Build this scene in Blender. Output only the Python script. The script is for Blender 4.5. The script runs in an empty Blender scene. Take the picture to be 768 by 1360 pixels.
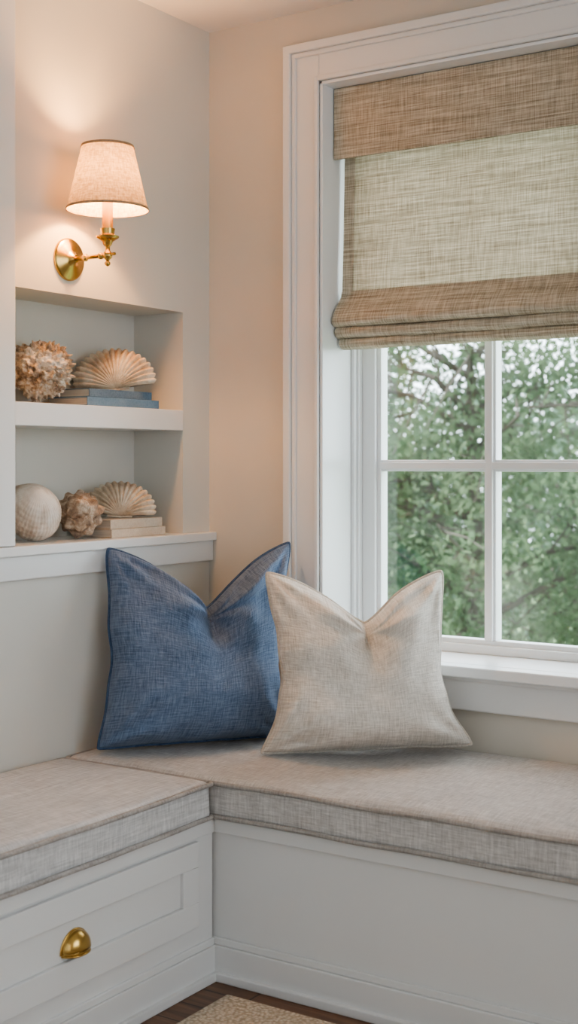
import bpy, math, random
import numpy as np
from mathutils import Vector, Matrix, noise
random.seed(7); np.random.seed(7)
scene = bpy.context.scene
try:
    scene.view_settings.view_transform = 'AgX'
    scene.view_settings.look = 'AgX - Medium High Contrast'
except Exception as ex: print(ex)

# ------------------------------------------------------------------ materials
def new_mat(name):
    m = bpy.data.materials.new(name); m.use_nodes = True
    nt = m.node_tree
    for n in list(nt.nodes): nt.nodes.remove(n)
    out = nt.nodes.new('ShaderNodeOutputMaterial')
    return m, nt, out
def N(nt, t, **kw):
    n = nt.nodes.new(t)
    for k, v in kw.items(): setattr(n, k, v)
    return n
def ramp(nt, fac, stops):
    r = N(nt, 'ShaderNodeValToRGB')
    el = r.color_ramp.elements
    while len(el) < len(stops): el.new(0.5)
    for e, (p, c) in zip(el, stops):
        e.position = p; e.color = (c[0], c[1], c[2], 1)
    nt.links.new(fac, r.inputs['Fac'])
    return r.outputs['Color']
def noise_tex(nt, coord, scale3, scale=1.0, detail=3, rough=0.5):
    mp = N(nt, 'ShaderNodeMapping'); mp.inputs['Scale'].default_value = scale3
    nt.links.new(coord, mp.inputs['Vector'])
    t = N(nt, 'ShaderNodeTexNoise'); t.inputs['Scale'].default_value = scale
    t.inputs['Detail'].default_value = detail; t.inputs['Roughness'].default_value = rough
    nt.links.new(mp.outputs[0], t.inputs['Vector'])
    return t.outputs['Fac']
def mathn(nt, op, a, b):
    n = N(nt, 'ShaderNodeMath', operation=op)
    for i, v in enumerate((a, b)):
        if isinstance(v, (int, float)): n.inputs[i].default_value = v
        else: nt.links.new(v, n.inputs[i])
    return n.outputs[0]
def bump(nt, h, strength, dist):
    b = N(nt, 'ShaderNodeBump'); b.inputs['Strength'].default_value = strength
    b.inputs['Distance'].default_value = dist
    nt.links.new(h, b.inputs['Height']); return b.outputs[0]
def paint(name, col, rough=0.5, b=0.15, var=0.03):
    m, nt, out = new_mat(name)
    p = N(nt, 'ShaderNodeBsdfPrincipled'); p.inputs['Roughness'].default_value = rough
    tc = N(nt, 'ShaderNodeTexCoord')
    f = noise_tex(nt, tc.outputs['Object'], (1, 1, 1), 2.5, 3)
    c = ramp(nt, f, [(0.3, [x*(1-var) for x in col]), (0.7, [min(1, x*(1+var)) for x in col])])
    nt.links.new(c, p.inputs['Base Color'])
    f2 = noise_tex(nt, tc.outputs['Object'], (1, 1, 1), 220, 2)
    nt.links.new(bump(nt, f2, b, 0.0006), p.inputs['Normal'])
    nt.links.new(p.outputs[0], out.inputs[0]); return m
def linen(name, dark, light, coord='Object', sa=(12, 170, 170), sb=(170, 12, 12), bs=0.8, bd=0.002, lo=.37, hi=.63, sheen=0.12):
    m, nt, out = new_mat(name)
    p = N(nt, 'ShaderNodeBsdfPrincipled'); p.inputs['Roughness'].default_value = 0.9
    p.inputs['Specular IOR Level'].default_value = 0.15
    p.inputs['Sheen Weight'].default_value = sheen; p.inputs['Sheen Roughness'].default_value = 0.5
    tc = N(nt, 'ShaderNodeTexCoord')
    a = noise_tex(nt, tc.outputs[coord], sa, 1, 3, .7)
    b = noise_tex(nt, tc.outputs[coord], sb, 1, 3, .7)
    big = noise_tex(nt, tc.outputs[coord], (1, 1, 1), 6, 3)
    s = mathn(nt, 'MULTIPLY', mathn(nt, 'ADD', a, b), 0.5)
    s2 = mathn(nt, 'ADD', mathn(nt, 'MULTIPLY', s, 0.88), mathn(nt, 'MULTIPLY', big, 0.12))
    c = ramp(nt, s2, [(lo, dark), (hi, light)])
    nt.links.new(c, p.inputs['Base Color'])
    nt.links.new(bump(nt, s, bs, bd), p.inputs['Normal'])
    nt.links.new(p.outputs[0], out.inputs[0]); return m

M_wall = paint('wall_paint', (0.65, 0.60, 0.52), 0.75)
M_wall2 = paint('alcove_paint', (0.655, 0.635, 0.58), 0.7)
M_ceil = paint('ceiling_paint', (0.80, 0.77, 0.74), 0.8)
M_trim = paint('trim_enamel', (0.76, 0.75, 0.73), 0.35, 0.05, 0.01)
M_bench = paint('bench_enamel', (0.70, 0.695, 0.68), 0.38, 0.05, 0.01)
M_sash = paint('sash_enamel', (0.82, 0.83, 0.83), 0.3, 0.05, 0.01)
M_blue = linen('blue_linen', (0.068, 0.105, 0.180), (0.225, 0.29, 0.40), 'UV', (22, 260, 1), (260, 22, 1), bs=1.0, bd=.003)
M_bluep = linen('blue_piping', (0.04, 0.07, 0.135), (0.10, 0.15, 0.24))
M_cream = linen('oatmeal_linen', (0.53, 0.48, 0.415), (0.90, 0.845, 0.77), 'UV', (22, 250, 1), (250, 22, 1), bs=1.0, bd=.003)
M_creamp = linen('oatmeal_piping', (0.46, 0.41, 0.355), (0.68, 0.625, 0.55))
M_seatR = linen('seat_fabric_window', (0.385, 0.36, 0.34), (0.68, 0.655, 0.625), 'Object', (22, 270, 270), (270, 22, 22))
M_seatL = linen('seat_fabric_side', (0.40, 0.39, 0.38), (0.72, 0.705, 0.69), 'Object', (200, 9, 200), (22, 270, 22))
M_seatp = linen('seat_piping', (0.26, 0.235, 0.215), (0.50, 0.465, 0.43))

def brass(name, col, rough):
    m, nt, out = new_mat(name)
    p = N(nt, 'ShaderNodeBsdfPrincipled'); p.inputs['Metallic'].default_value = 1
    p.inputs['Roughness'].default_value = rough
    tc = N(nt, 'ShaderNodeTexCoord'); f = noise_tex(nt, tc.outputs['Object'], (1, 1, 1), 30, 3)
    nt.links.new(ramp(nt, f, [(0.3, [x*.85 for x in col]), (0.7, col)]), p.inputs['Base Color'])
    nt.links.new(p.outputs[0], out.inputs[0]); return m
M_brass = brass('aged_brass', (0.58, 0.38, 0.13), 0.25)

def shade_mat():
    m, nt, out = new_mat('lampshade_linen')
    tc = N(nt, 'ShaderNodeTexCoord')
    a = noise_tex(nt, tc.outputs['Object'], (50, 50, 260), 1, 3, .6)
    b = noise_tex(nt, tc.outputs['Object'], (260, 260, 25), 1, 3, .6)
    s = mathn(nt, 'MULTIPLY', mathn(nt, 'ADD', a, b), .5)
    c = ramp(nt, s, [(0.38, (0.38, 0.265, 0.16)), (0.62, (0.68, 0.53, 0.36))])
    d = N(nt, 'ShaderNodeBsdfDiffuse'); t = N(nt, 'ShaderNodeBsdfTranslucent')
    nt.links.new(c, d.inputs[0]); nt.links.new(c, t.inputs[0])
    mx = N(nt, 'ShaderNodeMixShader'); mx.inputs[0].default_value = .09
    nt.links.new(d.outputs[0], mx.inputs[1]); nt.links.new(t.outputs[0], mx.inputs[2])
    nt.links.new(mx.outputs[0], out.inputs[0]); return m
M_shade = shade_mat()
M_shadeband = linen('lampshade_band', (0.30, 0.20, 0.12), (0.45, 0.32, 0.2))
def emit(name, col, s):
    m, nt, out = new_mat(name)
    e = N(nt, 'ShaderNodeEmission'); e.inputs[0].default_value = (*col, 1); e.inputs[1].default_value = s
    nt.links.new(e.outputs[0], out.inputs[0]); return m
M_bulb = emit('bulb_glow', (1, .70, .40), 14)

def blind_mat(name, k=1.0, tr=0.5, warm=(1, 1, 1)):
    m, nt, out = new_mat(name)
    tc = N(nt, 'ShaderNodeTexCoord')
    a = noise_tex(nt, tc.outputs['Object'], (7, 7, 230), 1, 3, .6)
    a2 = noise_tex(nt, tc.outputs['Object'], (22, 22, 450), 1, 2, .6)
    b = noise_tex(nt, tc.outputs['Object'], (340, 20, 14), 1, 2, .6)
    s = mathn(nt, 'ADD', mathn(nt, 'MULTIPLY', a, .45), mathn(nt, 'ADD', mathn(nt, 'MULTIPLY', a2, .2), mathn(nt, 'MULTIPLY', b, .35)))
    cols = [(0.27, 0.225, 0.17), (0.47, 0.415, 0.325), (0.68, 0.625, 0.525)]
    c = ramp(nt, s, [(p, tuple(x*k*w for x, w in zip(cc, warm))) for p, cc in zip((.37, .5, .63), cols)])
    d = N(nt, 'ShaderNodeBsdfDiffuse'); t = N(nt, 'ShaderNodeBsdfTranslucent')
    nt.links.new(c, d.inputs[0]); nt.links.new(c, t.inputs[0])
    bn = bump(nt, s, .8, .002); nt.links.new(bn, d.inputs['Normal'])
    mx = N(nt, 'ShaderNodeMixShader'); mx.inputs[0].default_value = tr
    nt.links.new(d.outputs[0], mx.inputs[1]); nt.links.new(t.outputs[0], mx.inputs[2])
    nt.links.new(mx.outputs[0], out.inputs[0]); return m
M_blind = blind_mat('roman_blind_linen', 1.0, .34, (1, .955, .88))
M_blindh = blind_mat('roman_blind_hem', 1.18, .13, (.97, .97, .96))

def glass():
    m, nt, out = new_mat('window_glass')
    g = N(nt, 'ShaderNodeBsdfGlossy'); g.inputs['Roughness'].default_value = .02
    t = N(nt, 'ShaderNodeBsdfTransparent'); t.inputs[0].default_value = (.97, .99, .99, 1)
    mx = N(nt, 'ShaderNodeMixShader'); mx.inputs[0].default_value = .08
    nt.links.new(t.outputs[0], mx.inputs[1]); nt.links.new(g.outputs[0], mx.inputs[2])
    nt.links.new(mx.outputs[0], out.inputs[0]); return m
M_glass = glass()
def leaf_mat(name, c1, c2, c3):
    m, nt, out = new_mat(name)
    tc = N(nt, 'ShaderNodeTexCoord')
    f = noise_tex(nt, tc.outputs['Object'], (1, 1, 1), 1.3, 4, .7)
    c = ramp(nt, f, [(0.3, c1), (0.5, c2), (0.7, c3)])
    d = N(nt, 'ShaderNodeBsdfDiffuse'); t = N(nt, 'ShaderNodeBsdfTranslucent')
    nt.links.new(c, d.inputs[0]); nt.links.new(c, t.inputs[0])
    mx = N(nt, 'ShaderNodeMixShader'); mx.inputs[0].default_value = .4
    nt.links.new(d.outputs[0], mx.inputs[1]); nt.links.new(t.outputs[0], mx.inputs[2])
    nt.links.new(mx.outputs[0], out.inputs[0]); return m
M_leaf = leaf_mat('hazed_foliage', (0.080, 0.135, 0.075), (0.18, 0.26, 0.15), (0.33, 0.42, 0.27))  # haze is put into these paler, greyed leaf colours
M_leaf2 = leaf_mat('hazed_distant_foliage', (0.18, 0.27, 0.21), (0.27, 0.37, 0.29), (0.39, 0.49, 0.39))  # bluish, pale leaf colours imitate haze over distance
M_bark = paint('bark', (0.15, 0.13, 0.11), .9, .5, .2)
M_grass = paint('grass', (0.20, 0.30, 0.13), .9, .5, .2)

def wood():
    m, nt, out = new_mat('oak_floorboards')
    p = N(nt, 'ShaderNodeBsdfPrincipled'); p.inputs['Roughness'].default_value = .4
    tc = N(nt, 'ShaderNodeTexCoord')
    f = noise_tex(nt, tc.outputs['Object'], (2.5, 45, 1), 1, 4, .6)
    c = ramp(nt, f, [(0.3, (0.10, 0.045, 0.023)), (0.7, (0.28, 0.145, 0.075))])
    br = N(nt, 'ShaderNodeTexBrick'); br.inputs['Scale'].default_value = 1
    br.inputs['Brick Width'].default_value = 1.3; br.inputs['Row Height'].default_value = .09
    br.inputs['Mortar Size'].default_value = .0025
    br.inputs['Color1'].default_value = (1, 1, 1, 1); br.inputs['Color2'].default_value = (.75, .75, .75, 1)
    br.inputs['Mortar'].default_value = (.15, .15, .15, 1)
    nt.links.new(tc.outputs['Object'], br.inputs['Vector'])
    mx = N(nt, 'ShaderNodeMix', data_type='RGBA', blend_type='MULTIPLY'); mx.inputs[0].default_value = 1
    nt.links.new(c, mx.inputs[6]); nt.links.new(br.outputs['Color'], mx.inputs[7])
    nt.links.new(mx.outputs[2], p.inputs['Base Color'])
    nt.links.new(p.outputs[0], out.inputs[0]); return m
M_wood = wood()
def rugm():
    m, nt, out = new_mat('jute_rug')
    p = N(nt, 'ShaderNodeBsdfPrincipled'); p.inputs['Roughness'].default_value = .95
    tc = N(nt, 'ShaderNodeTexCoord')
    v = N(nt, 'ShaderNodeTexVoronoi'); v.inputs['Scale'].default_value = 110
    nt.links.new(tc.outputs['Object'], v.inputs['Vector'])
    c = ramp(nt, v.outputs['Distance'], [(0.0, (0.80, 0.70, 0.58)), (0.7, (0.44, 0.36, 0.26))])
    nt.links.new(c, p.inputs['Base Color'])
    inv = mathn(nt, 'SUBTRACT', 1.0, v.outputs['Distance'])
    nt.links.new(bump(nt, inv, 1, .006), p.inputs['Normal'])
    nt.links.new(p.outputs[0], out.inputs[0]); return m
M_rug = rugm()
def shellm(name, c1, c2, c3, scale=18, st=(1, 1, 1)):
    m, nt, out = new_mat(name)
    p = N(nt, 'ShaderNodeBsdfPrincipled'); p.inputs['Roughness'].default_value = .6
    tc = N(nt, 'ShaderNodeTexCoord')
    f = noise_tex(nt, tc.outputs['Object'], st, scale, 5, .65)
    nt.links.new(ramp(nt, f, [(0.33, c1), (0.5, c2), (0.62, c3)]), p.inputs['Base Color'])
    f2 = noise_tex(nt, tc.outputs['Object'], (1, 1, 1), 120, 3, .6)
    nt.links.new(bump(nt, f2, .5, .002), p.inputs['Normal'])
    nt.links.new(p.outputs[0], out.inputs[0]); return m
M_sh_a = shellm('shell_weathered', (0.13, 0.08, 0.05), (0.50, 0.40, 0.30), (0.80, 0.74, 0.65), 24)
M_sh_b = shellm('shell_cream', (0.44, 0.32, 0.22), (0.66, 0.54, 0.41), (0.79, 0.71, 0.59), 14)
M_sh_c = shellm('shell_chalk', (0.46, 0.36, 0.28), (0.70, 0.61, 0.52), (0.80, 0.74, 0.67), 22, (1, 1, .35))
M_sh_d = shellm('shell_brown', (0.17, 0.105, 0.07), (0.42, 0.30, 0.21), (0.66, 0.55, 0.43), 34)
M_bk1 = linen('book_blue_cloth', (0.12, 0.21, 0.31), (0.19, 0.30, 0.41), bs=.2)
M_bk2 = linen('book_slate_cloth', (0.10, 0.155, 0.22), (0.17, 0.245, 0.32), bs=.2)
M_bk3 = linen('book_cream_cloth', (0.52, 0.44, 0.35), (0.66, 0.59, 0.49), bs=.2)
M_page = linen('book_pages', (0.55, 0.50, 0.43), (0.75, 0.70, 0.62), 'Object', (3, 3, 900), (3, 3, 900), .3)

# ------------------------------------------------------------------ builder
class B:
    def __init__(s): s.v = []; s.f = []; s.m = []; s.uv = {}; s.mats = []
    def mi(s, mat):
        if mat not in s.mats: s.mats.append(mat)
        return s.mats.index(mat)
    def add(s, vs, fs, mat, uvs=None):
        o = len(s.v); s.v += [tuple(x) for x in vs]; k = s.mi(mat)
        for f in fs: s.f.append(tuple(i+o for i in f)); s.m.append(k)
        if uvs:
            for i, u in enumerate(uvs): s.uv[o+i] = u
        return s
    def box(s, x0, x1, y0, y1, z0, z1, mat):
        vs = [(x, y, z) for x in (x0, x1) for y in (y0, y1) for z in (z0, z1)]
        fs = [(0, 1, 3, 2), (4, 6, 7, 5), (0, 4, 5, 1), (2, 3, 7, 6), (0, 2, 6, 4), (1, 5, 7, 3)]
        return s.add(vs, fs, mat)
    def lathe(s, prof, origin, axis, mat, n=40, caps=True):
        ax = Vector(axis).normalized(); a = ax.orthogonal().normalized(); b = ax.cross(a)
        o = Vector(origin); vs = []; fs = []
        for r, h in prof:
            for k in range(n):
                t = 2*math.pi*k/n
                vs.append(o+ax*h+(a*math.cos(t)+b*math.sin(t))*max(r, 1e-5))
        for i in range(len(prof)-1):
            for k in range(n):
                k2 = (k+1) % n
                fs.append((i*n+k, i*n+k2, (i+1)*n+k2, (i+1)*n+k))
        if caps:
            fs.append(tuple(range(n))[::-1]); fs.append(tuple((len(prof)-1)*n+k for k in range(n)))
        return s.add(vs, fs, mat)
    def tube(s, path, r, mat, n=8, closed=False):
        P = [Vector(p) for p in path]; L = len(P); vs = []; fs = []; up = None
        for i in range(L):
            if closed: t = P[(i+1) % L]-P[i-1]
            else: t = P[min(i+1, L-1)]-P[max(i-1, 0)]
            if t.length < 1e-9: t = Vector((0, 0, 1))
            t.normalize()
            if up is None: up = t.orthogonal().normalized()
            up = (up-t*up.dot(t))
            if up.length < 1e-6: up = t.orthogonal()
            up.normalize(); w = t.cross(up)
            rr = r[i] if isinstance(r, (list, tuple)) else r
            for k in range(n):
                a = 2*math.pi*k/n; vs.append(P[i]+(up*math.cos(a)+w*math.sin(a))*rr)
        for i in range(L if closed else L-1):
            j = (i+1) % L
            for k in range(n):
                k2 = (k+1) % n; fs.append((i*n+k, i*n+k2, j*n+k2, j*n+k))
        if not closed:
            fs.append(tuple(range(n))[::-1]); fs.append(tuple((L-1)*n+k for k in range(n)))
        return s.add(vs, fs, mat)
    def grid(s, fn, nu, nv, mat, uvfn=None, closeu=False):
        vs = []; uv = []
        for i in range(nu):
            for j in range(nv):
                vs.append(fn(i, j))
                if uvfn: uv.append(uvfn(i, j))
        fs = []
        for i in range(nu if closeu else nu-1):
            for j in range(nv-1):
                i2 = (i+1) % nu
                fs.append((i*nv+j, i2*nv+j, i2*nv+j+1, i*nv+j+1))
        return s.add(vs, fs, mat, uv if uvfn else None)
    def rbox(s, x0, x1, y0, y1, z0, z1, r, mat, step=.03, puff=0, seed=0, streak=None):
        half = [(x1-x0)/2, (y1-y0)/2, (z1-z0)/2]; c = [(x0+x1)/2, (y0+y1)/2, (z0+z1)/2]
        def samp(h):
            n = max(1, int((2*(h-r))/step)); inner = list(np.linspace(-(h-r), h-r, n+1))
            e = [h-r+r*k for k in (.27, .55, .8, 1.0)]
            return [-q for q in e[::-1]]+inner+e
        S = [samp(h) for h in half]
        for ax in range(3):
            a, b = [(1, 2), (2, 0), (0, 1)][ax]
            for sg in (-1, 1):
                A, Bc = S[a], S[b]
                def fn(i, j):
                    p = [0, 0, 0]; p[ax] = sg*half[ax]; p[a] = A[i]; p[b] = Bc[j]
                    q = [max(-(h-r), min(h-r, v)) for v, h in zip(p, half)]
                    d = Vector([v-w for v, w in zip(p, q)])
                    if d.length > 1e-9: d = d.normalized()*r
                    o = Vector(q)+d
                    if puff:
                        sx = 1-abs(o.x/half[0])**10; sy = 1-abs(o.y/half[1])**8
                        nz = noise.noise(Vector((o.x*3+seed, o.y*3, 0)))
                        nz2 = noise.noise(Vector((o.x*9+seed, o.y*9, 3)))
                        st = 0
                        if streak: st = noise.noise(Vector((o.x*streak[0]+seed, o.y*streak[1], 7)))
                        if o.z > 0: o.z += puff*max(0, sx)*max(0, sy)*(1+.5*nz+.18*nz2+.28*st)
                        o.y += (.004*noise.noise(Vector((o.x*5, seed, o.z*8))))*(1 if abs(p[1]) > half[1]-r else 0)
                        o.x += (.004*noise.noise(Vector((seed, o.y*5, o.z*8))))*(1 if abs(p[0]) > half[0]-r else 0)
                    return o+Vector(c)
                na, nb = len(A), len(Bc)
                vs = [fn(i, j) for i in range(na) for j in range(nb)]
                fs = []
                for i in range(na-1):
                    for j in range(nb-1):
                        f = (i*nb+j, (i+1)*nb+j, (i+1)*nb+j+1, i*nb+j+1)
                        fs.append(f if sg > 0 else f[::-1])
                s.add(vs, fs, mat)
        return s
    def build(s, name, smooth=False, bevel=0, parent=None, seg=2):
        me = bpy.data.meshes.new(name); me.from_pydata(s.v, [], s.f)
        for m in s.mats: me.materials.append(m)
        me.polygons.foreach_set('material_index', s.m)
        if s.uv:
            ul = me.uv_layers.new(name='UVMap')
            for l in me.loops: ul.data[l.index].uv = s.uv.get(l.vertex_index, (0, 0))
        if smooth: me.polygons.foreach_set('use_smooth', [True]*len(me.polygons))
        me.update()
        ob = bpy.data.objects.new(name, me); scene.collection.objects.link(ob)
        if bevel:
            b = ob.modifiers.new('bevel', 'BEVEL'); b.width = bevel; b.segments = seg; b.limit_method = 'ANGLE'
        if smooth:
            try: me.set_sharp_from_angle(angle=math.radians(50))
            except Exception: pass
        if parent: ob.parent = parent
        return ob
def empty(name):
    e = bpy.data.objects.new(name, None); scene.collection.objects.link(e); e.empty_display_size = .1; return e

CH = 2.63
# ------------------------------------------------------------------ room shell
B().box(-.4, 4.2, -5.0, .30, -.1, 0, M_wood).build('floor')
B().box(-.4, 4.2, -5.0, .30, CH, CH+.1, M_ceil).build('ceiling')
WX0, WX1, WZ0, WZ1 = .414, 1.335, .70, 2.41
b = B()
b.box(-.32, WX0, 0, .30, 0, CH, M_wall); b.box(WX1, 4.2, 0, .30, 0, CH, M_wall)
b.box(WX0, WX1, 0, .30, 0, WZ0, M_wall); b.box(WX0, WX1, 0, .30, WZ1, CH, M_wall)
b.build('wall_window')
NY0, NY1 = -.868, -.134
b = B()
b.box(-.32, 0, NY1, 0, 0, CH, M_wall2); b.box(-.32, 0, -5, NY0, 0, CH, M_wall2)
b.box(-.32, 0, NY0, NY1, 1.745, CH, M_wall2); b.box(-.32, 0, NY0, NY1, 0, 1.05, M_wall2)
b.box(-.32, -.192, NY0, NY1, 1.05, 1.745, M_wall2)
b.build('wall_left')
# right wall, with an unseen opening added to let in light from the side
RY0, RY1, RZ0, RZ1 = -2.6, -.45, .75, 2.40
b = B()
b.box(4.0, 4.2, RY1, 0, 0, CH, M_wall); b.box(4.0, 4.2, -5, RY0, 0, CH, M_wall)
b.box(4.0, 4.2, RY0, RY1, 0, RZ0, M_wall); b.box(4.0, 4.2, RY0, RY1, RZ1, CH, M_wall)
b.build('wall_right')
b = B()
for (ya, yb, za, zb) in ((RY0-.1, RY0, RZ0-.1, RZ1+.1), (RY1, RY1+.1, RZ0-.1, RZ1+.1), (RY0, RY1, RZ1, RZ1+.1), (RY0, RY1, RZ0-.1, RZ0)):
    b.box(3.975, 4.0, ya, yb, za, zb, M_trim)
for yy in (RY0+.02, (RY0+RY1)/2, RY1-.02): b.box(4.08, 4.12, yy-.02, yy+.02, RZ0, RZ1, M_sash)
for zz in (RZ0+.02, (RZ0+RZ1)/2, RZ1-.02): b.box(4.082, 4.118, RY0, RY1, zz-.02, zz+.02, M_sash)
b.build('added_light_window', bevel=.003)  # unseen window frame, added around the opening that brings in side light
e = empty('alcove_shelves')
B().box(-.192, .002, NY0, NY1, 1.386, 1.448, M_trim).build('shelf', bevel=.002, parent=e)
B().box(-.192, .0, NY0, NY1, 1.05, 1.074, M_trim).build('bottom_board', parent=e)
b = B(); b.box(0, .030, -2.6, 0, 1.048, 1.074, M_trim); b.box(0, .016, -2.6, 0, .985, 1.048, M_trim)
b.build('trim_1', bevel=.003)
b = B(); b.box(0, .03, -1.02, NY0, 1.075, CH, M_trim); b.build('trim_2', bevel=.003)

# ------------------------------------------------------------------ window
win = empty('window_1')
b = B()
cw = .115; zt = WZ1+cw
def casing(b, x0, x1, z0, z1, yo): b.box(x0, x1, -yo, 0, z0, z1, M_trim)
for sg, xi in ((-1, WX0), (1, WX1)):
    xo = xi+sg*cw
    xs = sorted((xi, xo)); casing(b, xs[0], xs[1], .72, zt, .018)
    xs = sorted((xo-sg*.024, xo)); casing(b, xs[0], xs[1], .72, zt, .038)
    xs = sorted((xo-sg*.038, xo-sg*.024)); casing(b, xs[0], xs[1], .72, zt-.024, .027)
    xs = sorted((xi, xi+sg*.014)); casing(b, xs[0], xs[1], .72, WZ1+.014, .026)
X0, X1 = WX0-cw, WX1+cw
casing(b, WX0, WX1, WZ1, zt, .018)
casing(b, X0, X1, zt-.024, zt, .0385); casing(b, X0+.024, X1-.024, zt-.038, zt-.024, .0275)
casing(b, WX0, WX1, WZ1, WZ1+.014, .0265)
b.build('casing', bevel=.003, parent=win)
b = B()
b.box(WX0, WX0+.010, -.014, .22, .72, WZ1, M_sash); b.box(WX1-.010, WX1, -.014, .22, .72, WZ1, M_sash)
b.box(WX0, WX1, -.014, .22, WZ1-.010, WZ1, M_sash)
b.box(WX0+.010, WX0+.030, .165, .22, .72, WZ1-.010, M_sash); b.box(WX1-.030, WX1-.010, .165, .22, .72, WZ1-.010, M_sash)
b.box(WX0+.010, WX0+.022, .15, .165, .72, WZ1-.010, M_sash)
b.build('jamb', bevel=.002, parent=win)
b = B()
b.box(WX0+.001, WX1-.001, 0, .22, .70, .735, M_sash)
b.box(X0-.02, X1+.02, -.055, 0, .705, .735, M_sash)
b.box(X0, X1, -.02, 0, .61, .705, M_trim); b.box(X0, X1, -.028, 0, .69, .705, M_trim)
b.build('sill', bevel=.004, parent=win)
b = B()
SX0, SX1, SZ0, SZ1 = WX0+.030, WX1-.030, .735, 2.39
gx0, gx1, gz0, gz1 = .502, 1.235, .775, 2.31
def fr(y0, y1, m):
    b.box(SX0, gx0-m, y0, y1, SZ0, SZ1, M_sash); b.box(gx1+m, SX1, y0, y1, SZ0, SZ1, M_sash)
    b.box(gx0-m, gx1+m, y0, y1, SZ0, gz0-m, M_sash); b.box(gx0-m, gx1+m, y0, y1, gz1+m, SZ1, M_sash)
fr(.185, .245, .014); fr(.198, .24, 0)
mx = .862
b.box(mx-.011, mx+.011, .188, .235, gz0, gz1, M_sash); b.box(mx-.018, mx+.018, .198, .24, gz0, gz1, M_sash)
for mz in (1.28, 1.80):
    b.box(gx0, gx1, .1885, .235, mz-.010, mz+.010, M_sash); b.box(gx0, gx1, .1985, .24, mz-.017, mz+.017, M_sash)
b.build('sash', bevel=.002, parent=win)
B().box(gx0-.005, gx1+.005, .214, .218, gz0-.005, gz1+.005, M_glass).build('glass', parent=win)

# ------------------------------------------------------------------ roman blind
rb = empty('roman_blind')
bx0, bx1 = WX0+.020, WX1-.018
def flat_sheet(profile, x0, x1, mat, name, nx=80, wav=.002, ph=0, flare=0):
    b = B(); n = len(profile)
    def fn(i, j):
        y, z = profile[j]; f = flare*(j/(n-1))
        x = (x0-f)+(x1-x0+2*f)*i/(nx-1)
        w = wav*noise.noise(Vector((x*4, z*3, 1.0+ph)))+wav*.5*noise.noise(Vector((x*14, z*9, 4.0+ph)))
        w2 = wav*noise.noise(Vector((x*5, 2.0, 9.0+ph)))
        return (x, y+w, z+w2*.9)
    b.grid(fn, nx, n, mat)
    return b.build(name, smooth=True, parent=rb)
def dense(pts, n=8):
    out = []
    for (a, b_) in zip(pts[:-1], pts[1:]):
        for k in range(n): t = k/n; out.append((a[0]+(b_[0]-a[0])*t, a[1]+(b_[1]-a[1])*t))
    out.append(pts[-1]); return out
def arc(cy, cz, ry, rz, a0, a1, n=18):
    return [(cy+ry*math.cos(math.radians(a0+(a1-a0)*k/n)), cz+rz*math.sin(math.radians(a0+(a1-a0)*k/n))) for k in range(n+1)]
flat_sheet(dense([(.105, 2.38), (.10, 2.15), (.092, 1.96), (.085, 1.79)], 10), bx0+.002, bx1-.002, M_blind, 'panel')
# gathered cloth that hangs behind the folds
flat_sheet(dense([(.086, 1.80), (.096, 1.74), (.100, 1.65)], 6), bx0+.003, bx1-.003, M_blindh, 'fold_back')
f1 = dense([(.083, 1.795), (.064, 1.768), (.038, 1.738), (.026, 1.716)], 5)+arc(.048, 1.710, .024, .019, 170, 380)
flat_sheet(f1, bx0-.001, bx1+.001, M_blindh, 'fold_1', wav=.005, flare=.003)
f2 = arc(.074, 1.677, .030, .020, 60, 380)
flat_sheet(f2, bx0-.003, bx1+.002, M_blindh, 'fold_2', wav=.005, ph=3)
f3 = arc(.092, 1.646, .028, .019, 60, 380)
flat_sheet(f3, bx0-.001, bx1+.001, M_blindh, 'fold_3', wav=.005, ph=6)
hp = dense([(.1015, 2.38), (.0965, 2.15), (.0885, 1.96), (.0815, 1.79)], 10)
flat_sheet(hp, bx0, bx0+.036, M_blindh, 'hem_left', nx=4)
flat_sheet(hp, bx1-.036, bx1, M_blindh, 'hem_right', nx=4)
flat_sheet(dense([(.0825, 1.80), (.0785, 1.788), (.0805, 1.775)], 4), bx0-.002, bx1, M_blindh, 'batten_seam')
vb = B(); vb.box(WX0+.013, WX1-.013, .045, .050, 2.19, WZ1-.012, M_blindh)
vb.box(WX0+.013, WX1-.013, .043, .052, 2.188, 2.222, M_blindh)
vb.box(WX0+.013, WX0+.019, .050, .10, 2.25, WZ1-.012, M_blindh)
vb.box(WX0+.013, WX1-.013, .050, .11, WZ1-.04, WZ1-.012, M_blindh)
vb.build('valance', parent=rb, bevel=.002)

# ------------------------------------------------------------------ built-in bench
BX, BY = .50, -.65
bench = empty('window_seat_bench')
b = B()
b.box(0.001, 3.2, BY+.02, -.001, 0, .398, M_bench)
b.box(0.001, BX-.02, -2.5, BY+.02, 0, .398, M_bench)
b.build('carcass', parent=bench)
b = B()
b.box(BX-.02, 3.2, BY, BY+.02, .365, .400, M_bench)
b.box(BX-.02, 3.2, BY+.010, BY+.02, .0, .365, M_bench)
b.box(BX-.02, 3.2, BY-.006, BY+.01, 0, .085, M_bench)
b.box(BX-.02, 3.2, BY+.001, BY+.01, .085, .103, M_bench)
b.box(BX-.012, 3.2, BY-.018, BY, 0, .022, M_bench)
x0, x1 = BX-.02, BX
b.box(x0, x1+.000, -2.5, BY, .365, .400, M_bench)
b.box(x0, BX-.006, -2.5, BY, 0, .365, M_bench)
b.box(x0, BX+.006, -2.5, BY, 0, .085, M_bench)
b.box(x0, BX+.001, -2.5, BY, .085, .103, M_bench)
b.box(x0, BX+.018, -2.5, BY-.012, 0, .022, M_bench)
b.build('face_frame', bevel=.0025, parent=bench)
b = B()
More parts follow.
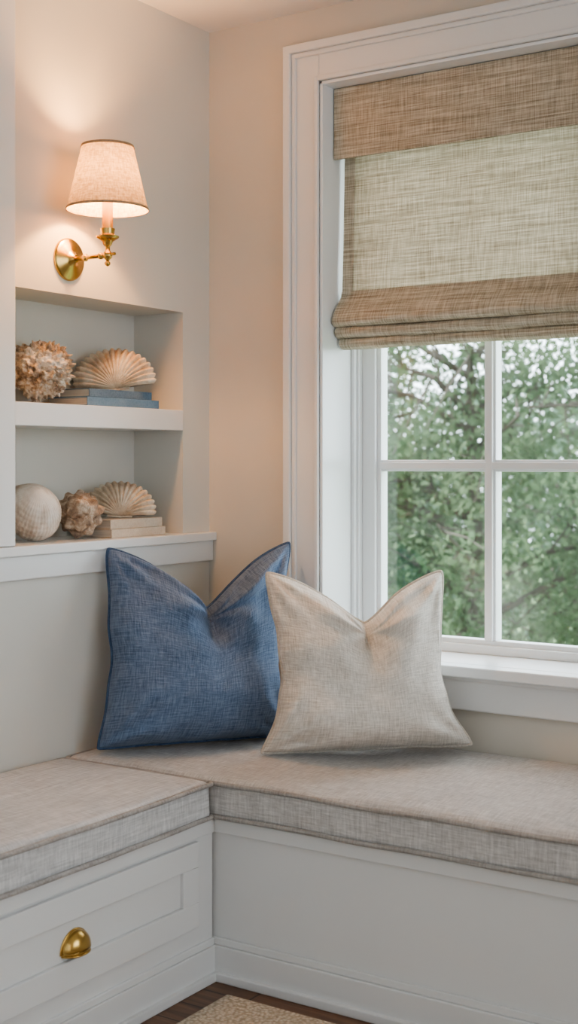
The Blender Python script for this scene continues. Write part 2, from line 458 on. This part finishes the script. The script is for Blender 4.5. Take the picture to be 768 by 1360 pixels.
for (ya, yb) in ((-1.60, -.722),):
    za, zb = .150, .360; w = .062
    b.box(BX-.006, BX+.006, ya, yb, zb-w, zb, M_bench); b.box(BX-.006, BX+.006, ya, yb, za, za+w, M_bench)
    b.box(BX-.006, BX+.006, yb-w, yb, za+w, zb-w, M_bench); b.box(BX-.006, BX+.006, ya, ya+w, za+w, zb-w, M_bench)
    b.box(BX-.006, BX-.003, ya+w, yb-w, za+w, zb-w, M_bench)
b.build('drawer_front', bevel=.002, parent=bench)
b = B(); py, pz = -1.16, .232
def cup(i, j):
    th = math.pi*i/24; ph = (math.pi/2)*j/12
    y = .040*math.cos(th); rr = math.sin(th)
    return (BX-.003+.030*rr*math.cos(ph)**.8, py+y, pz+.040*rr*math.sin(ph))
b.grid(cup, 25, 13, M_brass)
def cup2(i, j):
    th = math.pi*i/24; k = j/4
    return (BX-.003+.030*math.sin(th)*1.0, py+.040*math.cos(th), pz-.008*k)
b.grid(cup2, 25, 5, M_brass)
b.tube([(BX-.003+.030*math.sin(math.pi*i/24), py+.040*math.cos(math.pi*i/24), pz-.008) for i in range(25)], .002, M_brass)
b.tube([(BX-.002, py+.044*math.cos(math.pi*i/24), pz-.004+.045*math.sin(math.pi*i/24)) for i in range(25)], .003, M_brass)
o = b.build('cup_pull', smooth=True, parent=bench)
s = o.modifiers.new('s', 'SOLIDIFY'); s.thickness = .002

def piping_loop(x0, x1, y0, y1, z, r, seed, cr=.03, amp=.003):
    P = []
    for cx, cy, a0 in ((x1-cr, y1-cr, 0), (x0+cr, y1-cr, 90), (x0+cr, y0+cr, 180), (x1-cr, y0+cr, 270)):
        for k in range(7):
            a = math.radians(a0+15*k); P.append(Vector((cx+cr*math.cos(a), cy+cr*math.sin(a), z)))
    out = []
    for i in range(len(P)):
        a, c = P[i], P[(i+1) % len(P)]; n = max(1, int((c-a).length/.03))
        for k in range(n): out.append(a.lerp(c, k/n))
    for p in out:
        p.z += amp*noise.noise(Vector((p.x*5+seed, p.y*5, 1)))
    return out
def cushion(x0, x1, y0, y1, z0, z1, mat, seed, streak):
    b = B(); b.rbox(x0, x1, y0, y1, z0, z1, .018, mat, .02, .012, seed, streak)
    for z in (z1-.007, z0+.008):
        b.tube(piping_loop(x0-.003, x1+.003, y0-.003, y1+.003, z, .004, seed, .018), .0060, M_seatp, 8, True)
    return b.build('seat_cushion', smooth=True)
cushion(.009, 2.6, BY-.008, -.010, .401, .498, M_seatR, 3, (4, 14))
cushion(.009, BX+.008, -2.4, BY-.020, .401, .498, M_seatL, 11, (26, 3))

# ------------------------------------------------------------------ pillows
def pillow(name, TL, TR, BL, BR, T, chop, s0, mat, pmat, sides=.03, seed=0, n=110, back=.42):
    TL, TR, BL, BR = map(Vector, (TL, TR, BL, BR))
    X = ((TR+BR)-(TL+BL)).normalized(); Y = ((TL+TR)-(BL+BR)).normalized(); Nn = X.cross(Y).normalized()
    wid = ((TR+BR)-(TL+BL)).length/2; hei = ((TL+TR)-(BL+BR)).length/2
    def outline(s, t):
        u = (s+1)/2; v = (t+1)/2
        P = BL*(1-u)*(1-v)+BR*u*(1-v)+TL*(1-u)*v+TR*u*v
        P = P-X*(s*abs(s)*sides*(1-t*t)*(1-.55*t)*(1+.3*noise.noise(Vector((s, t*2.5, seed)))))
        sp = (s-s0)/(1-s0) if s > s0 else (s-s0)/(1+s0)
        V = 1-(math.sqrt(sp*sp+.010)-.1)/(math.sqrt(1.010)-.1)
        V = V-.17*math.sin(math.pi*min(1, abs(sp)))
        P = P-Y*(chop*V*(v**1.7))
        cr = (abs(s)*abs(t))**14
        P = P-(X*(1 if s > 0 else -1)+Y*(1 if t > 0 else -.4))*(.006*cr)
        P = P+Y*(.003*(1-s*s)*(1-v)**3+.006*noise.noise(Vector((s*3+seed, 0, 1)))*(1-abs(s)))
        P = P+Nn*(.02*math.sin(2.2*s+seed)*(1-t*t)*abs(s)**3)
        return P
    def h(s, t):
        e = (max(0, 1-abs(s)**2.8)*max(0, 1-abs(t)**2.8))
        hh = T*(e**.46)*(1-.24*t)
        tt = max(0, min(1, (t+.15)/1.05)); tt = tt*tt*(3-2*tt)
        wdt = .085+.18*(1-tt)
        hh *= 1-.80*tt*math.exp(-((s-s0*1.0)/wdt)**2)
        hh *= 1+.48*tt*(math.exp(-((s-s0-.36)/.25)**2)+math.exp(-((s-s0+.36)/.25)**2))
        wr = 0
        for k, (cx, cy) in enumerate(((-1, 1), (1, 1), (-1, -1), (1, -1))):
            dx, dy = (s-cx)*-cx, (t-cy)*-cy
            d = math.hypot(dx, dy); a = math.atan2(dy, dx+1e-6)
            wr += math.sin(a*9+k*1.7+seed+2*d)*math.exp(-(d/.6)**2)*min(1, d*4)*.015
        wr += .026*noise.noise(Vector((s*1.8+seed, t*1.8, seed)))+.012*noise.noise(Vector((s*4.0+seed, t*3, 2)))
        d = math.hypot(s-s0, t-.75); a = math.atan2(t-.75, s-s0)
        wr += .018*math.sin(a*7+seed)*math.exp(-(d/.6)**2)*min(1, d*3)
        eg = max(abs(s), abs(t)); q = s if abs(t) > abs(s) else t
        wr += .0038*math.sin(q*38+3*math.sin(q*9+seed))*max(0, (eg-.76)/.24)
        return hh+wr*min(1, e*5)
    def sm(i):
        q = -1+2*i/(n-1); return math.sin(q*math.pi/2)*.75+q*.25
    b = B()
    b.grid(lambda i, j: outline(sm(i), sm(j))+Nn*h(sm(i), sm(j)), n, n, mat, lambda i, j: (sm(i)*wid/2, sm(j)*hei/2))
    b.grid(lambda i, j: outline(-sm(i), sm(j))-Nn*h(-sm(i), sm(j))*back, n, n, mat, lambda i, j: (-sm(i)*wid/2, sm(j)*hei/2))
    path = []
    q = [sm(i) for i in range(n)]
    path += [outline(x, -1) for x in q[:-1]]+[outline(1, y) for y in q[:-1]]
    path += [outline(x, 1) for x in q[::-1][:-1]]+[outline(-1, y) for y in q[::-1][:-1]]
    b.tube(path, .0058, pmat, 8, True)
    return b.build(name, smooth=True)
pillow('blue_throw_pillow', (.032, -.520, 1.054), (.342, -.060, 1.058), (.085, -.622, .519), (.41, -.19, .519), .145, .185, .08, M_blue, M_bluep, .034, 1.3)
pillow('oatmeal_throw_pillow', (.450, -.350, .994), (.836, -.055, .996), (.484, -.424, .519), (.940, -.082, .534), .148, .145, .07, M_cream, M_creamp, .050, 4.1)

# ------------------------------------------------------------------ sconce
sc = empty('wall_sconce'); sy, sz, sp_ = -.640, 1.840, .14
b = B()
b.lathe([(.058, 0), (.058, .004), (.054, .009), (.046, .010), (.043, .013), (.024, .016), (.020, .020), (.014, .024), (.010, .030)], (0, sy, sz), (1, 0, 0), M_brass, 48)
b.lathe([(.006, .02), (.006, .055), (.010, .058), (.010, .064), (.006, .067), (.0055, .11), (.009, .113), (.009, .119), (.006, .122), (.006, sp_)], (0, sy, sz), (1, 0, 0), M_brass, 24)
b.lathe([(.001, -.030), (.007, -.026), (.008, -.020), (.004, -.015), (.006, -.012), (.012, -.006), (.013, 0), (.012, .006), (.007, .012), (.006, .022), (.010, .026),
         (.012, .030), (.014, .036), (.022, .041), (.030, .046), (.031, .050), (.024, .052), (.018, .056), (.019, .064), (.020, .070), (.015, .071)], (sp_, sy, sz), (0, 0, 1), M_brass, 36)
b.tube([(sp_, sy, sz), (sp_+.018, sy, sz+.002), (sp_+.026, sy, sz+.002)], .004, M_brass)
b.build('bracket', smooth=True, parent=sc)
b = B(); b.lathe([(.0145, .07), (.0145, .140), (.012, .142), (.008, .146)], (sp_, sy, sz), (0, 0, 1), brass('sleeve_brass', (.70, .42, .15), .35), 28)
b.build('candle_sleeve', smooth=True, parent=sc)
b = B(); b.lathe([(.008, 0), (.014, .008), (.021, .025), (.022, .038), (.016, .052), (.006, .060), (.001, .062)], (sp_, sy, sz+.146), (0, 0, 1), M_bulb, 24)
b.build('bulb', smooth=True, parent=sc)
zs0, zs1, r0, r1 = 1.960, 2.130, .108, .068
b = B()
b.lathe([(r0, 0), (r0*.75+r1*.25, (zs1-zs0)*.25), ((r0+r1)/2, (zs1-zs0)/2), (r1, zs1-zs0)], (sp_, sy, zs0), (0, 0, 1), M_shade, 64, False)
o = b.build('lampshade', smooth=True, parent=sc)
b = B()
def ringband(r, z, hgt, sl):
    b.lathe([(r+.0012, z), (r+.0022, z+.0005), (r+.0022-sl*hgt, z+hgt), (r+.0012-sl*hgt, z+hgt)], (sp_, sy, 0), (0, 0, 1), M_shadeband, 64, False)
ringband(r0, zs0-.001, .007, .235); ringband(r1+.0012, zs1-.006, .007, .235)
for k in range(3):
    a = 2*math.pi*k/3+.4
    b.tube([(sp_, sy, zs1-.03), (sp_+r1*.99*math.cos(a), sy+r1*.99*math.sin(a), zs1-.006)], .0014, M_brass)
b.tube([(sp_, sy, zs1-.03), (sp_, sy, zs1-.075)], .002, M_brass)
b.build('shade_trim', smooth=True, parent=sc)
l = bpy.data.lights.new('sconce_bulb_light', 'POINT'); l.energy = 28; l.color = (1, .52, .20); l.shadow_soft_size = .03
lo = bpy.data.objects.new('sconce_bulb_light', l); lo.location = (sp_, sy, 2.045); scene.collection.objects.link(lo); lo.parent = sc

# ------------------------------------------------------------------ shells
def place(o, loc, rot=(0, 0, 0), sc_=(1, 1, 1), rest=None, xmin=-.186):
    # bake the pose into the mesh and rest the lowest point on the surface below
    from mathutils import Euler
    M = Euler(rot).to_matrix().to_4x4() @ Matrix.Diagonal((*sc_, 1))
    o.data.transform(M)
    zs = min(v.co.z for v in o.data.vertices); xs = min(v.co.x for v in o.data.vertices)
    z = rest+.0008-zs if rest is not None else loc[2]
    x = max(loc[0], xmin-xs)
    o.location = (x, loc[1], z); o.data.update(); return o
def scallop(name, R, mat, ribs=17, seed=0):
    b = B(); nt_, nr = 221, 34; amax = math.radians(84)
    def fn(side):
        def f(i, j):
            th = -amax+2*amax*i/(nt_-1); q = j/(nr-1)
            rib = abs(math.cos(th/amax*math.pi*ribs/2))*2-1
            edge = 1.0+.028*rib
            r = R*q*edge*(1-.14*abs(th/amax)**3)
            x = r*math.sin(th)*1.10; z = r*math.cos(th)+R*.02
            dome = .34*R*(1-(2*q-1)**2)**.7
            dome *= math.cos(th/amax*math.pi/2*.98)**.5
            y = -side*(dome+.026*R*rib*min(1, q*1.6))
            y += .006*R*math.sin(q*30+seed)*q
            return (x, y, z)
        return f
    b.grid(fn(1), nt_, nr, mat); b.grid(fn(-.55), nt_, nr, mat)
    for sg in (-1, 1):
        b.add([(0, -.02*R, -.02*R), (sg*.34*R, -.01*R, .0), (sg*.30*R, -.01*R, .17*R), (0, -.08*R, .22*R),
               (0, .02*R, -.02*R), (sg*.34*R, .01*R, .0), (sg*.30*R, .01*R, .17*R), (0, .05*R, .22*R)],
              [(0, 1, 2, 3), (4, 7, 6, 5), (0, 4, 5, 1), (1, 5, 6, 2), (2, 6, 7, 3)], mat)
    return b.build(name, smooth=True)
def conch(name, R, L, mat, turns=4.5, knob=.28, seed=0, rough=.1, knobs=9):
    b = B(); nu, nv = 120, 110
    def f(i, j):
        th = 2*math.pi*i/nu; t = j/(nv-1)
        prof = (math.sin(math.pi*min(1, t**.75))**.62 if 0 < t < 1 else 0)*(1 if t < .5 else .55+.45*(1-(t-.5)*2))
        w = (t*turns-th/(2*math.pi)) % 1
        ridge = math.exp(-((w-.5)/.16)**2)
        kn = .5+.5*math.cos(th*knobs+t*20)
        r = R*prof*(1+knob*ridge*(.35+.65*kn)-.12*math.exp(-((w-.02)/.1)**2))
        p = Vector((r*math.cos(th), r*math.sin(th), L*(t-.5)))
        nn = noise.fractal(p*26+Vector((seed, 0, 0)), 1, 2, 4)
        p += Vector((math.cos(th), math.sin(th), 0))*(R*rough*nn*min(1, prof*3))
        return p
    b.grid(f, nu, nv, mat, closeu=True)
    return b.build(name, smooth=True)
def clam(name, R, mat, ribs=46):
    b = B(); nu, nv = 300, 90
    def f(i, j):
        th = 2*math.pi*i/nu; ph = math.pi*j/(nv-1)
        rib = math.cos(th*ribs)*math.sin(ph)
        r = R*(1+.007*rib+.009*math.sin(ph*30+.6*math.sin(th*2))*math.sin(ph))
        r *= 1+.10*math.exp(-(ph/.28)**2)
        p = Vector((r*math.sin(ph)*math.cos(th)*1.04, r*math.sin(ph)*math.sin(th)*.88, r*math.cos(ph)))
        p += p.normalized()*R*.07*noise.noise(p*16)
        return p
    b.grid(f, nu, nv, mat, closeu=True)
    return b.build(name, smooth=True)
def lump(name, R, mat):
    b = B(); nu, nv = 190, 120
    def f(i, j):
        th = 2*math.pi*i/nu; ph = math.pi*j/(nv-1)
        d = Vector((math.sin(ph)*math.cos(th), math.sin(ph)*math.sin(th), math.cos(ph)))
        r = .96+.14*noise.noise(d*1.7)+.16*abs(noise.noise(d*4+Vector((3, 0, 0))))
        v = noise.voronoi(d*4.2)[0]; r += .22*max(0, .38-v[0])/.38
        v2 = noise.voronoi(d*8+Vector((5, 1, 2)))[0]; r -= .10*max(0, .25-v2[0])/.25
        r += .09*noise.fractal(d*9, 1, 2, 4)
        a = math.atan2(d.z, d.x); q = math.hypot(d.x, d.z)
        r += .05*math.sin(a+q*16)*(1 if d.y < 0 else 0)*max(0, -d.y)
        return d*R*r
    b.grid(f, nu, nv, mat, closeu=True)
    return b.build(name, smooth=True)
S1 = 1.448; S2 = 1.074
place(lump('barnacled_seashell', .073, M_sh_a), (-.088, -.652, 0), (0, .2, .5), (1.12, 1.05, 1.02), rest=S1)
place(scallop('scallop_shell', .124, M_sh_b, 19, 1), (-.070, -.365, 0), (math.radians(-20), math.radians(-4), math.radians(42)), (1.0, 1, 1.02), rest=S1+.049)
place(clam('round_clam_shell', .080, M_sh_c), (-.085, -.69, 0), (math.radians(38), math.radians(30), .5), (1, 1, .98), rest=S2)
place(conch('knobbed_whelk_shell', .053, .148, M_sh_d, 4.2, .30, 5, .16), (-.062, -.528, 0), (math.radians(68), math.radians(18), math.radians(35)), rest=S2)
place(scallop('scallop_shell', .108, M_sh_b, 17, 3), (-.070, -.345, 0), (math.radians(-22), math.radians(3), math.radians(42)), (1.0, 1, 1.0), rest=S2+.052)

def book(name, x0, x1, y0, y1, z0, z1, cov, rz=0):
    c = ((x0+x1)/2, (y0+y1)/2, (z0+z1)/2); hx, hy, hz = (x1-x0)/2, (y1-y0)/2, (z1-z0)/2
    b = B(); t = .0025
    b.box(-hx, hx, -hy, hy, -hz, -hz+t, cov); b.box(-hx, hx, -hy, hy, hz-t, hz, cov)
    b.box(hx-t, hx+.0008, -hy, hy, -hz, hz, cov)
    b.box(-hx+.005, hx-t, -hy+.004, hy-.004, -hz+t, hz-t, M_page)
    return b, c, rz
def stack(name, specs):
    e = empty(name)
    for k, sp in enumerate(specs):
        bb, c, rz = book('x', *sp)
        o = bb.build('book_%d' % (k+1), bevel=.001, parent=e); o.location = c; o.rotation_euler = (0, 0, rz)
stack('blue_book_stack', [(-.165, -.012, -.55, -.235, S1+.0005, S1+.025, M_bk1, .0), (-.16, -.020, -.54, -.256, S1+.0255, S1+.049, M_bk2, .03)])
stack('cream_book_stack', [(-.165, -.012, -.448, -.205, S2+.0005, S2+.025, M_bk3, .0), (-.16, -.018, -.442, -.214, S2+.0255, S2+.052, M_bk3, -.02)])

# ------------------------------------------------------------------ rug
b = B(); b.rbox(.602, 2.6, -2.6, -.737, .0005, .014, .006, M_rug, .05)
b.build('jute_area_rug', smooth=True)

# ------------------------------------------------------------------ outdoors
def leaves(centers, L, W):
    n = len(centers); a = np.random.normal(size=(n, 3)); a /= np.linalg.norm(a, axis=1)[:, None]
    c = np.random.normal(size=(n, 3)); bb = np.cross(a, c); bb /= np.linalg.norm(bb, axis=1)[:, None]
    s = np.random.uniform(.6, 1.3, (n, 1))
    V = np.stack([centers+a*L*s, centers+bb*W*s, centers-a*L*s, centers-bb*W*s], 1).reshape(-1, 3)
    F = np.arange(n*4).reshape(-1, 4)
    return V.tolist(), F.tolist()
def tree(pos, H, R, seed, nl=60):
    rnd = np.random.RandomState(seed); b = B(); base = Vector(pos); cs = []
    top = base+Vector((rnd.uniform(-.5, .5), rnd.uniform(-.5, .5), H*.8))
    trunk = [base.lerp(top, k/10)+Vector((.12*math.sin(k+seed), .1*math.cos(k*1.3), 0)) for k in range(11)]
    b.tube(trunk, [.15*(1-k/13) for k in range(11)], M_bark, 8)
    for k in range(28):
        t = rnd.uniform(.2, 1.0); p = base.lerp(top, t); an = rnd.uniform(0, 6.28)
        ln = R*(1.05-.5*t)*rnd.uniform(.6, 1.1)
        d = Vector((math.cos(an), math.sin(an), rnd.uniform(.1, .7)))
        tip = p+d*ln; mid = p.lerp(tip, .5)+Vector((rnd.uniform(-.2, .2), rnd.uniform(-.2, .2), .12))
        b.tube([p, mid, tip], [.045, .028, .010], M_bark, 6)
        for q in range(9):
            st = mid.lerp(tip, rnd.uniform(-.6, 1)); e = st+Vector(rnd.normal(size=3).tolist())*.36
            b.tube([st, st.lerp(e, .5)+Vector((0, 0, .04)), e], [.014, .009, .004], M_bark, 4)
            n = int(nl*(1.15 if e.z < 1.5 else .66))
            cs.append(np.array(e)+rnd.normal(size=(n, 3))*np.array([.22, .22, .14]))
    V, F = leaves(np.concatenate(cs), .044, .023)
    b.add(V, F, M_leaf)
    b.build('garden_tree')
for k, (x, y, H, R) in enumerate([(-3.2, 8.2, 7.0, 2.0), (-5.3, 9.6, 7.6, 2.2), (-1.0, 8.6, 6.6, 2.0), (-7.2, 12.5, 8.5, 2.5), (-3.6, 13, 8.2, 2.4)]):
    tree((x, y, -3.15), H, R, 20+k)
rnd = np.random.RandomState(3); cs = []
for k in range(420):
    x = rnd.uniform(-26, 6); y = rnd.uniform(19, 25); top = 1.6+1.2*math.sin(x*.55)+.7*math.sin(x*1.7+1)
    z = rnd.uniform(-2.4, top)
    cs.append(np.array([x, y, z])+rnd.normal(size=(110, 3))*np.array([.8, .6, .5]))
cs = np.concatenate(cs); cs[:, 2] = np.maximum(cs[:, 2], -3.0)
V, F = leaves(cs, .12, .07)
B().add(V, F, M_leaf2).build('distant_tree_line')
b = B(); b.box(-45, 30, .6, 60, -3.3, -3.2, M_grass); b.build('lawn')

# ------------------------------------------------------------------ light
w = bpy.data.worlds.new('world'); scene.world = w; w.use_nodes = True
nt = w.node_tree; bg = nt.nodes['Background']
tc = N(nt, 'ShaderNodeTexCoord'); sx = N(nt, 'ShaderNodeSeparateXYZ'); nt.links.new(tc.outputs['Generated'], sx.inputs[0])
mr = N(nt, 'ShaderNodeMapRange'); mr.inputs[1].default_value = -.6; mr.inputs[2].default_value = .8
mr.inputs[3].default_value = .98; mr.inputs[4].default_value = 7.4
nt.links.new(sx.outputs[1], mr.inputs[0])
mr2 = N(nt, 'ShaderNodeMapRange'); mr2.inputs[1].default_value = .35; mr2.inputs[2].default_value = .95
mr2.inputs[3].default_value = 0; mr2.inputs[4].default_value = 1.4
nt.links.new(sx.outputs[0], mr2.inputs[0])
nt.links.new(mathn(nt, 'ADD', mr.outputs[0], mr2.outputs[0]), bg.inputs[1])
bg.inputs[0].default_value = (.845, .92, 1.0, 1)
sun = bpy.data.lights.new('sun', 'SUN'); sun.energy = 7.0; sun.angle = math.radians(3); sun.color = (1, .97, .91)
so = bpy.data.objects.new('sun', sun); scene.collection.objects.link(so)
so.rotation_euler = Vector((-.6, -.25, .75)).to_track_quat('Z', 'Y').to_euler()

# ------------------------------------------------------------------ camera
cam = bpy.data.cameras.new('camera'); co = bpy.data.objects.new('camera', cam); scene.collection.objects.link(co)
cam.sensor_fit = 'VERTICAL'; cam.sensor_height = 24; cam.sensor_width = 24
cam.lens = 1754/1360*24; cam.shift_y = -66/1360
co.location = (2.464, -3.311, 1.29); co.rotation_euler = (math.radians(90), 0, math.radians(33.2))
cam.dof.use_dof = True; cam.dof.focus_distance = 3.7; cam.dof.aperture_fstop = 2.4
cam.clip_start = .05
scene.camera = co
